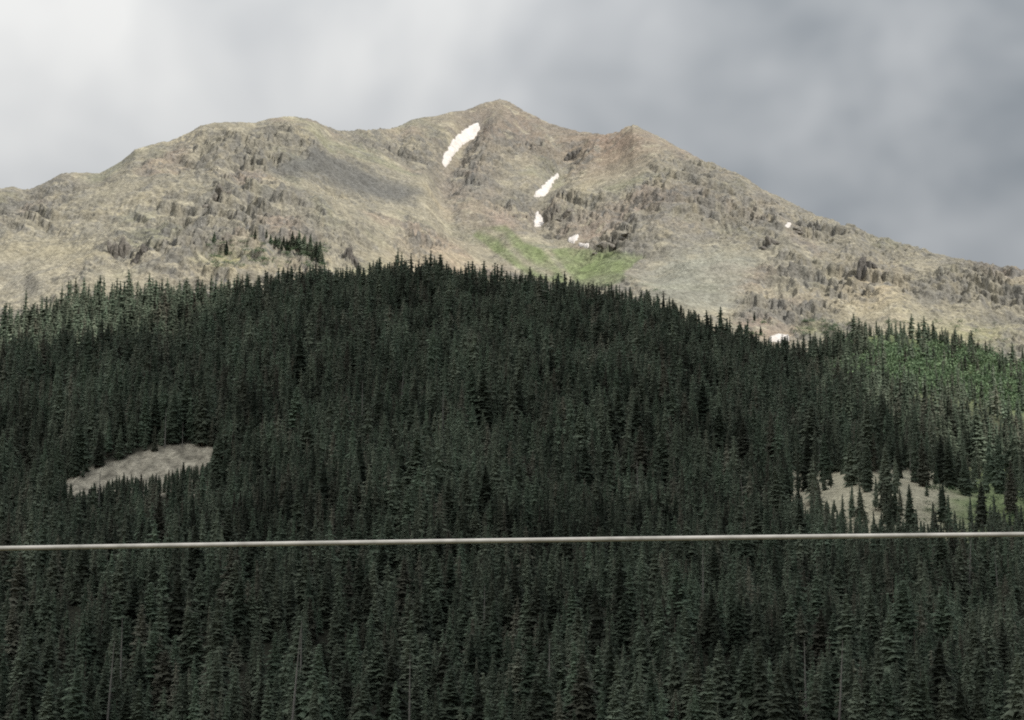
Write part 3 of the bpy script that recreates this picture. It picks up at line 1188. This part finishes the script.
cys = np.arange(ca_[:, 1].min() - 40, ca_[:, 1].max() + 40, step)
CX, CY = np.meshgrid(cxs, cys)
wob = 14 * fbm(CX / 60, CY / 60, 201, 3)
inside = polymask(CX + wob, CY + wob, cpoly, 0) > .5
edge = np.full(CX.shape, 1e9)
for (x0, y0), (x1, y1) in zip(cpoly, cpoly[1:] + cpoly[:1]):
    edge = np.minimum(edge, line_dist(CX + wob, CY + wob, [(x0, y0), (x1, y1)]))
depth = np.clip(edge / 300, 0, 1)
billow = 1 + .5 * fbm(CX / 90, CY / 90, 205, 4)
Ztop = CZ + 190 * depth * billow * inside
Zbot = CZ - 60 * depth * (1 + .6 * fbm(CX / 70, CY / 70, 207, 3)) * inside
nc_ = len(cxs)
f = grid_faces(len(cys), nc_)
fi = inside.ravel()[f].all(1)
f = f[fi]
nv = CX.size
top = np.stack([CX, CY, Ztop], -1).reshape(-1, 3)
bot = np.stack([CX, CY, Zbot], -1).reshape(-1, 3)
cnt = np.bincount(f.ravel(), minlength=nv)
e = {}
for q in f:
    for a_, b_ in ((q[0], q[1]), (q[1], q[2]), (q[2], q[3]), (q[3], q[0])):
        e[(a_, b_)] = 1
side = np.array([(b_, a_, a_ + nv, b_ + nv) for (a_, b_) in e if (b_, a_) not in e])
allf = np.vstack([f, f[:, ::-1] + nv, side])
u, inv = np.unique(allf.ravel(), return_inverse=True)
me = mesh_np('cloud', np.vstack([top, bot])[u], inv.reshape(-1, 4))
nt = NT('cloud_white', 1.0, 0)
n1 = nt.noise(nt.pos(), .01, 4)
nt.l(nt.mix(n1, (.82, .82, .84), (.9, .9, .9)), nt.b.inputs['Base Color'])
me.materials.append(nt.m)
tag(link('cloud', me), 'thick pale cloud high over the valley that shades the forest', 'cloud', kind='structure')

# ------------------------------------------------------------------ sky and sun
world = bpy.data.worlds.new('World')
scene.world = world
world.use_nodes = True
t = world.node_tree
bg = t.nodes['Background']
bg.inputs['Strength'].default_value = .1
sky = t.nodes.new('ShaderNodeTexSky')
sky.sky_type = 'NISHITA'
sky.sun_disc = False
sky.sun_elevation = SUN_EL
sky.sun_rotation = math.pi - SUN_AZ
tc = t.nodes.new('ShaderNodeTexCoord')


def wn(scale, detail, dist=0.0, sx=1, sz=1, loc=(0, 0, 0)):
    mp = t.nodes.new('ShaderNodeMapping')
    mp.inputs['Scale'].default_value = (sx, 1, sz)
    mp.inputs['Location'].default_value = loc
    t.links.new(tc.outputs['Generated'], mp.inputs['Vector'])
    n = t.nodes.new('ShaderNodeTexNoise')
    n.inputs['Scale'].default_value = scale
    n.inputs['Detail'].default_value = detail
    n.inputs['Roughness'].default_value = .5
    n.inputs['Distortion'].default_value = dist
    t.links.new(mp.outputs[0], n.inputs['Vector'])
    return n.outputs['Fac']


def wm(op, a, b):
    n = t.nodes.new('ShaderNodeMath')
    n.operation = op
    for i, v in enumerate((a, b)):
        if isinstance(v, (int, float)):
            n.inputs[i].default_value = v
        else:
            t.links.new(v, n.inputs[i])
    return n.outputs[0]


sepx = t.nodes.new('ShaderNodeSeparateXYZ')
t.links.new(tc.outputs['Generated'], sepx.inputs[0])
v = wm('ADD', wm('MULTIPLY', wn(7.5, 3, .25, 1, 1.25, (1.3, 0, .7)), .9), wm('MULTIPLY', wn(11, 3, .2, 1, 1), .32))
v = wm('ADD', v, wm('SUBTRACT', wm('MULTIPLY', sepx.outputs[0], -.75), .03))
ramp = t.nodes.new('ShaderNodeValToRGB')
cr = ramp.color_ramp
cr.elements[0].position, cr.elements[0].color = .26, (.20, .222, .242, 1)
cr.elements[1].position, cr.elements[1].color = .88, (.68, .68, .665, 1)
e_ = cr.elements.new(.60)
e_.color = (.465, .477, .485, 1)
t.links.new(v, ramp.inputs[0])
sc = t.nodes.new('ShaderNodeVectorMath')
sc.operation = 'SCALE'
t.links.new(wm('MULTIPLY', wm('ADD', wm('MULTIPLY', wm('MAXIMUM', sepx.outputs[2], 0.0), 3.5), 1.0), 5.2), sc.inputs['Scale'])
t.links.new(ramp.outputs[0], sc.inputs[0])
mx = t.nodes.new('ShaderNodeMix')
mx.data_type = 'RGBA'
mx.inputs[0].default_value = .95
t.links.new(sky.outputs[0], mx.inputs[6])
t.links.new(sc.outputs[0], mx.inputs[7])
t.links.new(mx.outputs[2], bg.inputs['Color'])

sun = bpy.data.lights.new('sun', 'SUN')
sun.energy = 5.0
sun.angle = math.radians(.5)
sun.color = (1, .95, .87)
so = bpy.data.objects.new('sun', sun)
col.objects.link(so)
from mathutils import Vector
so.rotation_euler = Vector((float(-S[0]), float(-S[1]), float(-S[2]))).to_track_quat('-Z', 'Y').to_euler()

# ------------------------------------------------------------------ camera and output
cam = bpy.data.cameras.new('camera')
cam.sensor_width = 36
cam.lens = 36 * F / W
cam.clip_start, cam.clip_end = .5, 30000
co = bpy.data.objects.new('camera', cam)
co.location = (0, 0, CH)
co.rotation_euler = (math.pi / 2 + PITCH, 0, 0)
col.objects.link(co)
scene.camera = co
vs = scene.view_settings
vs.view_transform = 'Standard'
vs.look = 'None'
vs.exposure = .2
vs.gamma = 1
vs.use_curve_mapping = False
scene.cycles.max_bounces = 5
scene.cycles.diffuse_bounces = 3
scene.cycles.use_denoising = False
scene.cycles.denoiser = 'OPENIMAGEDENOISE'
scene.cycles.filter_width = 2.0
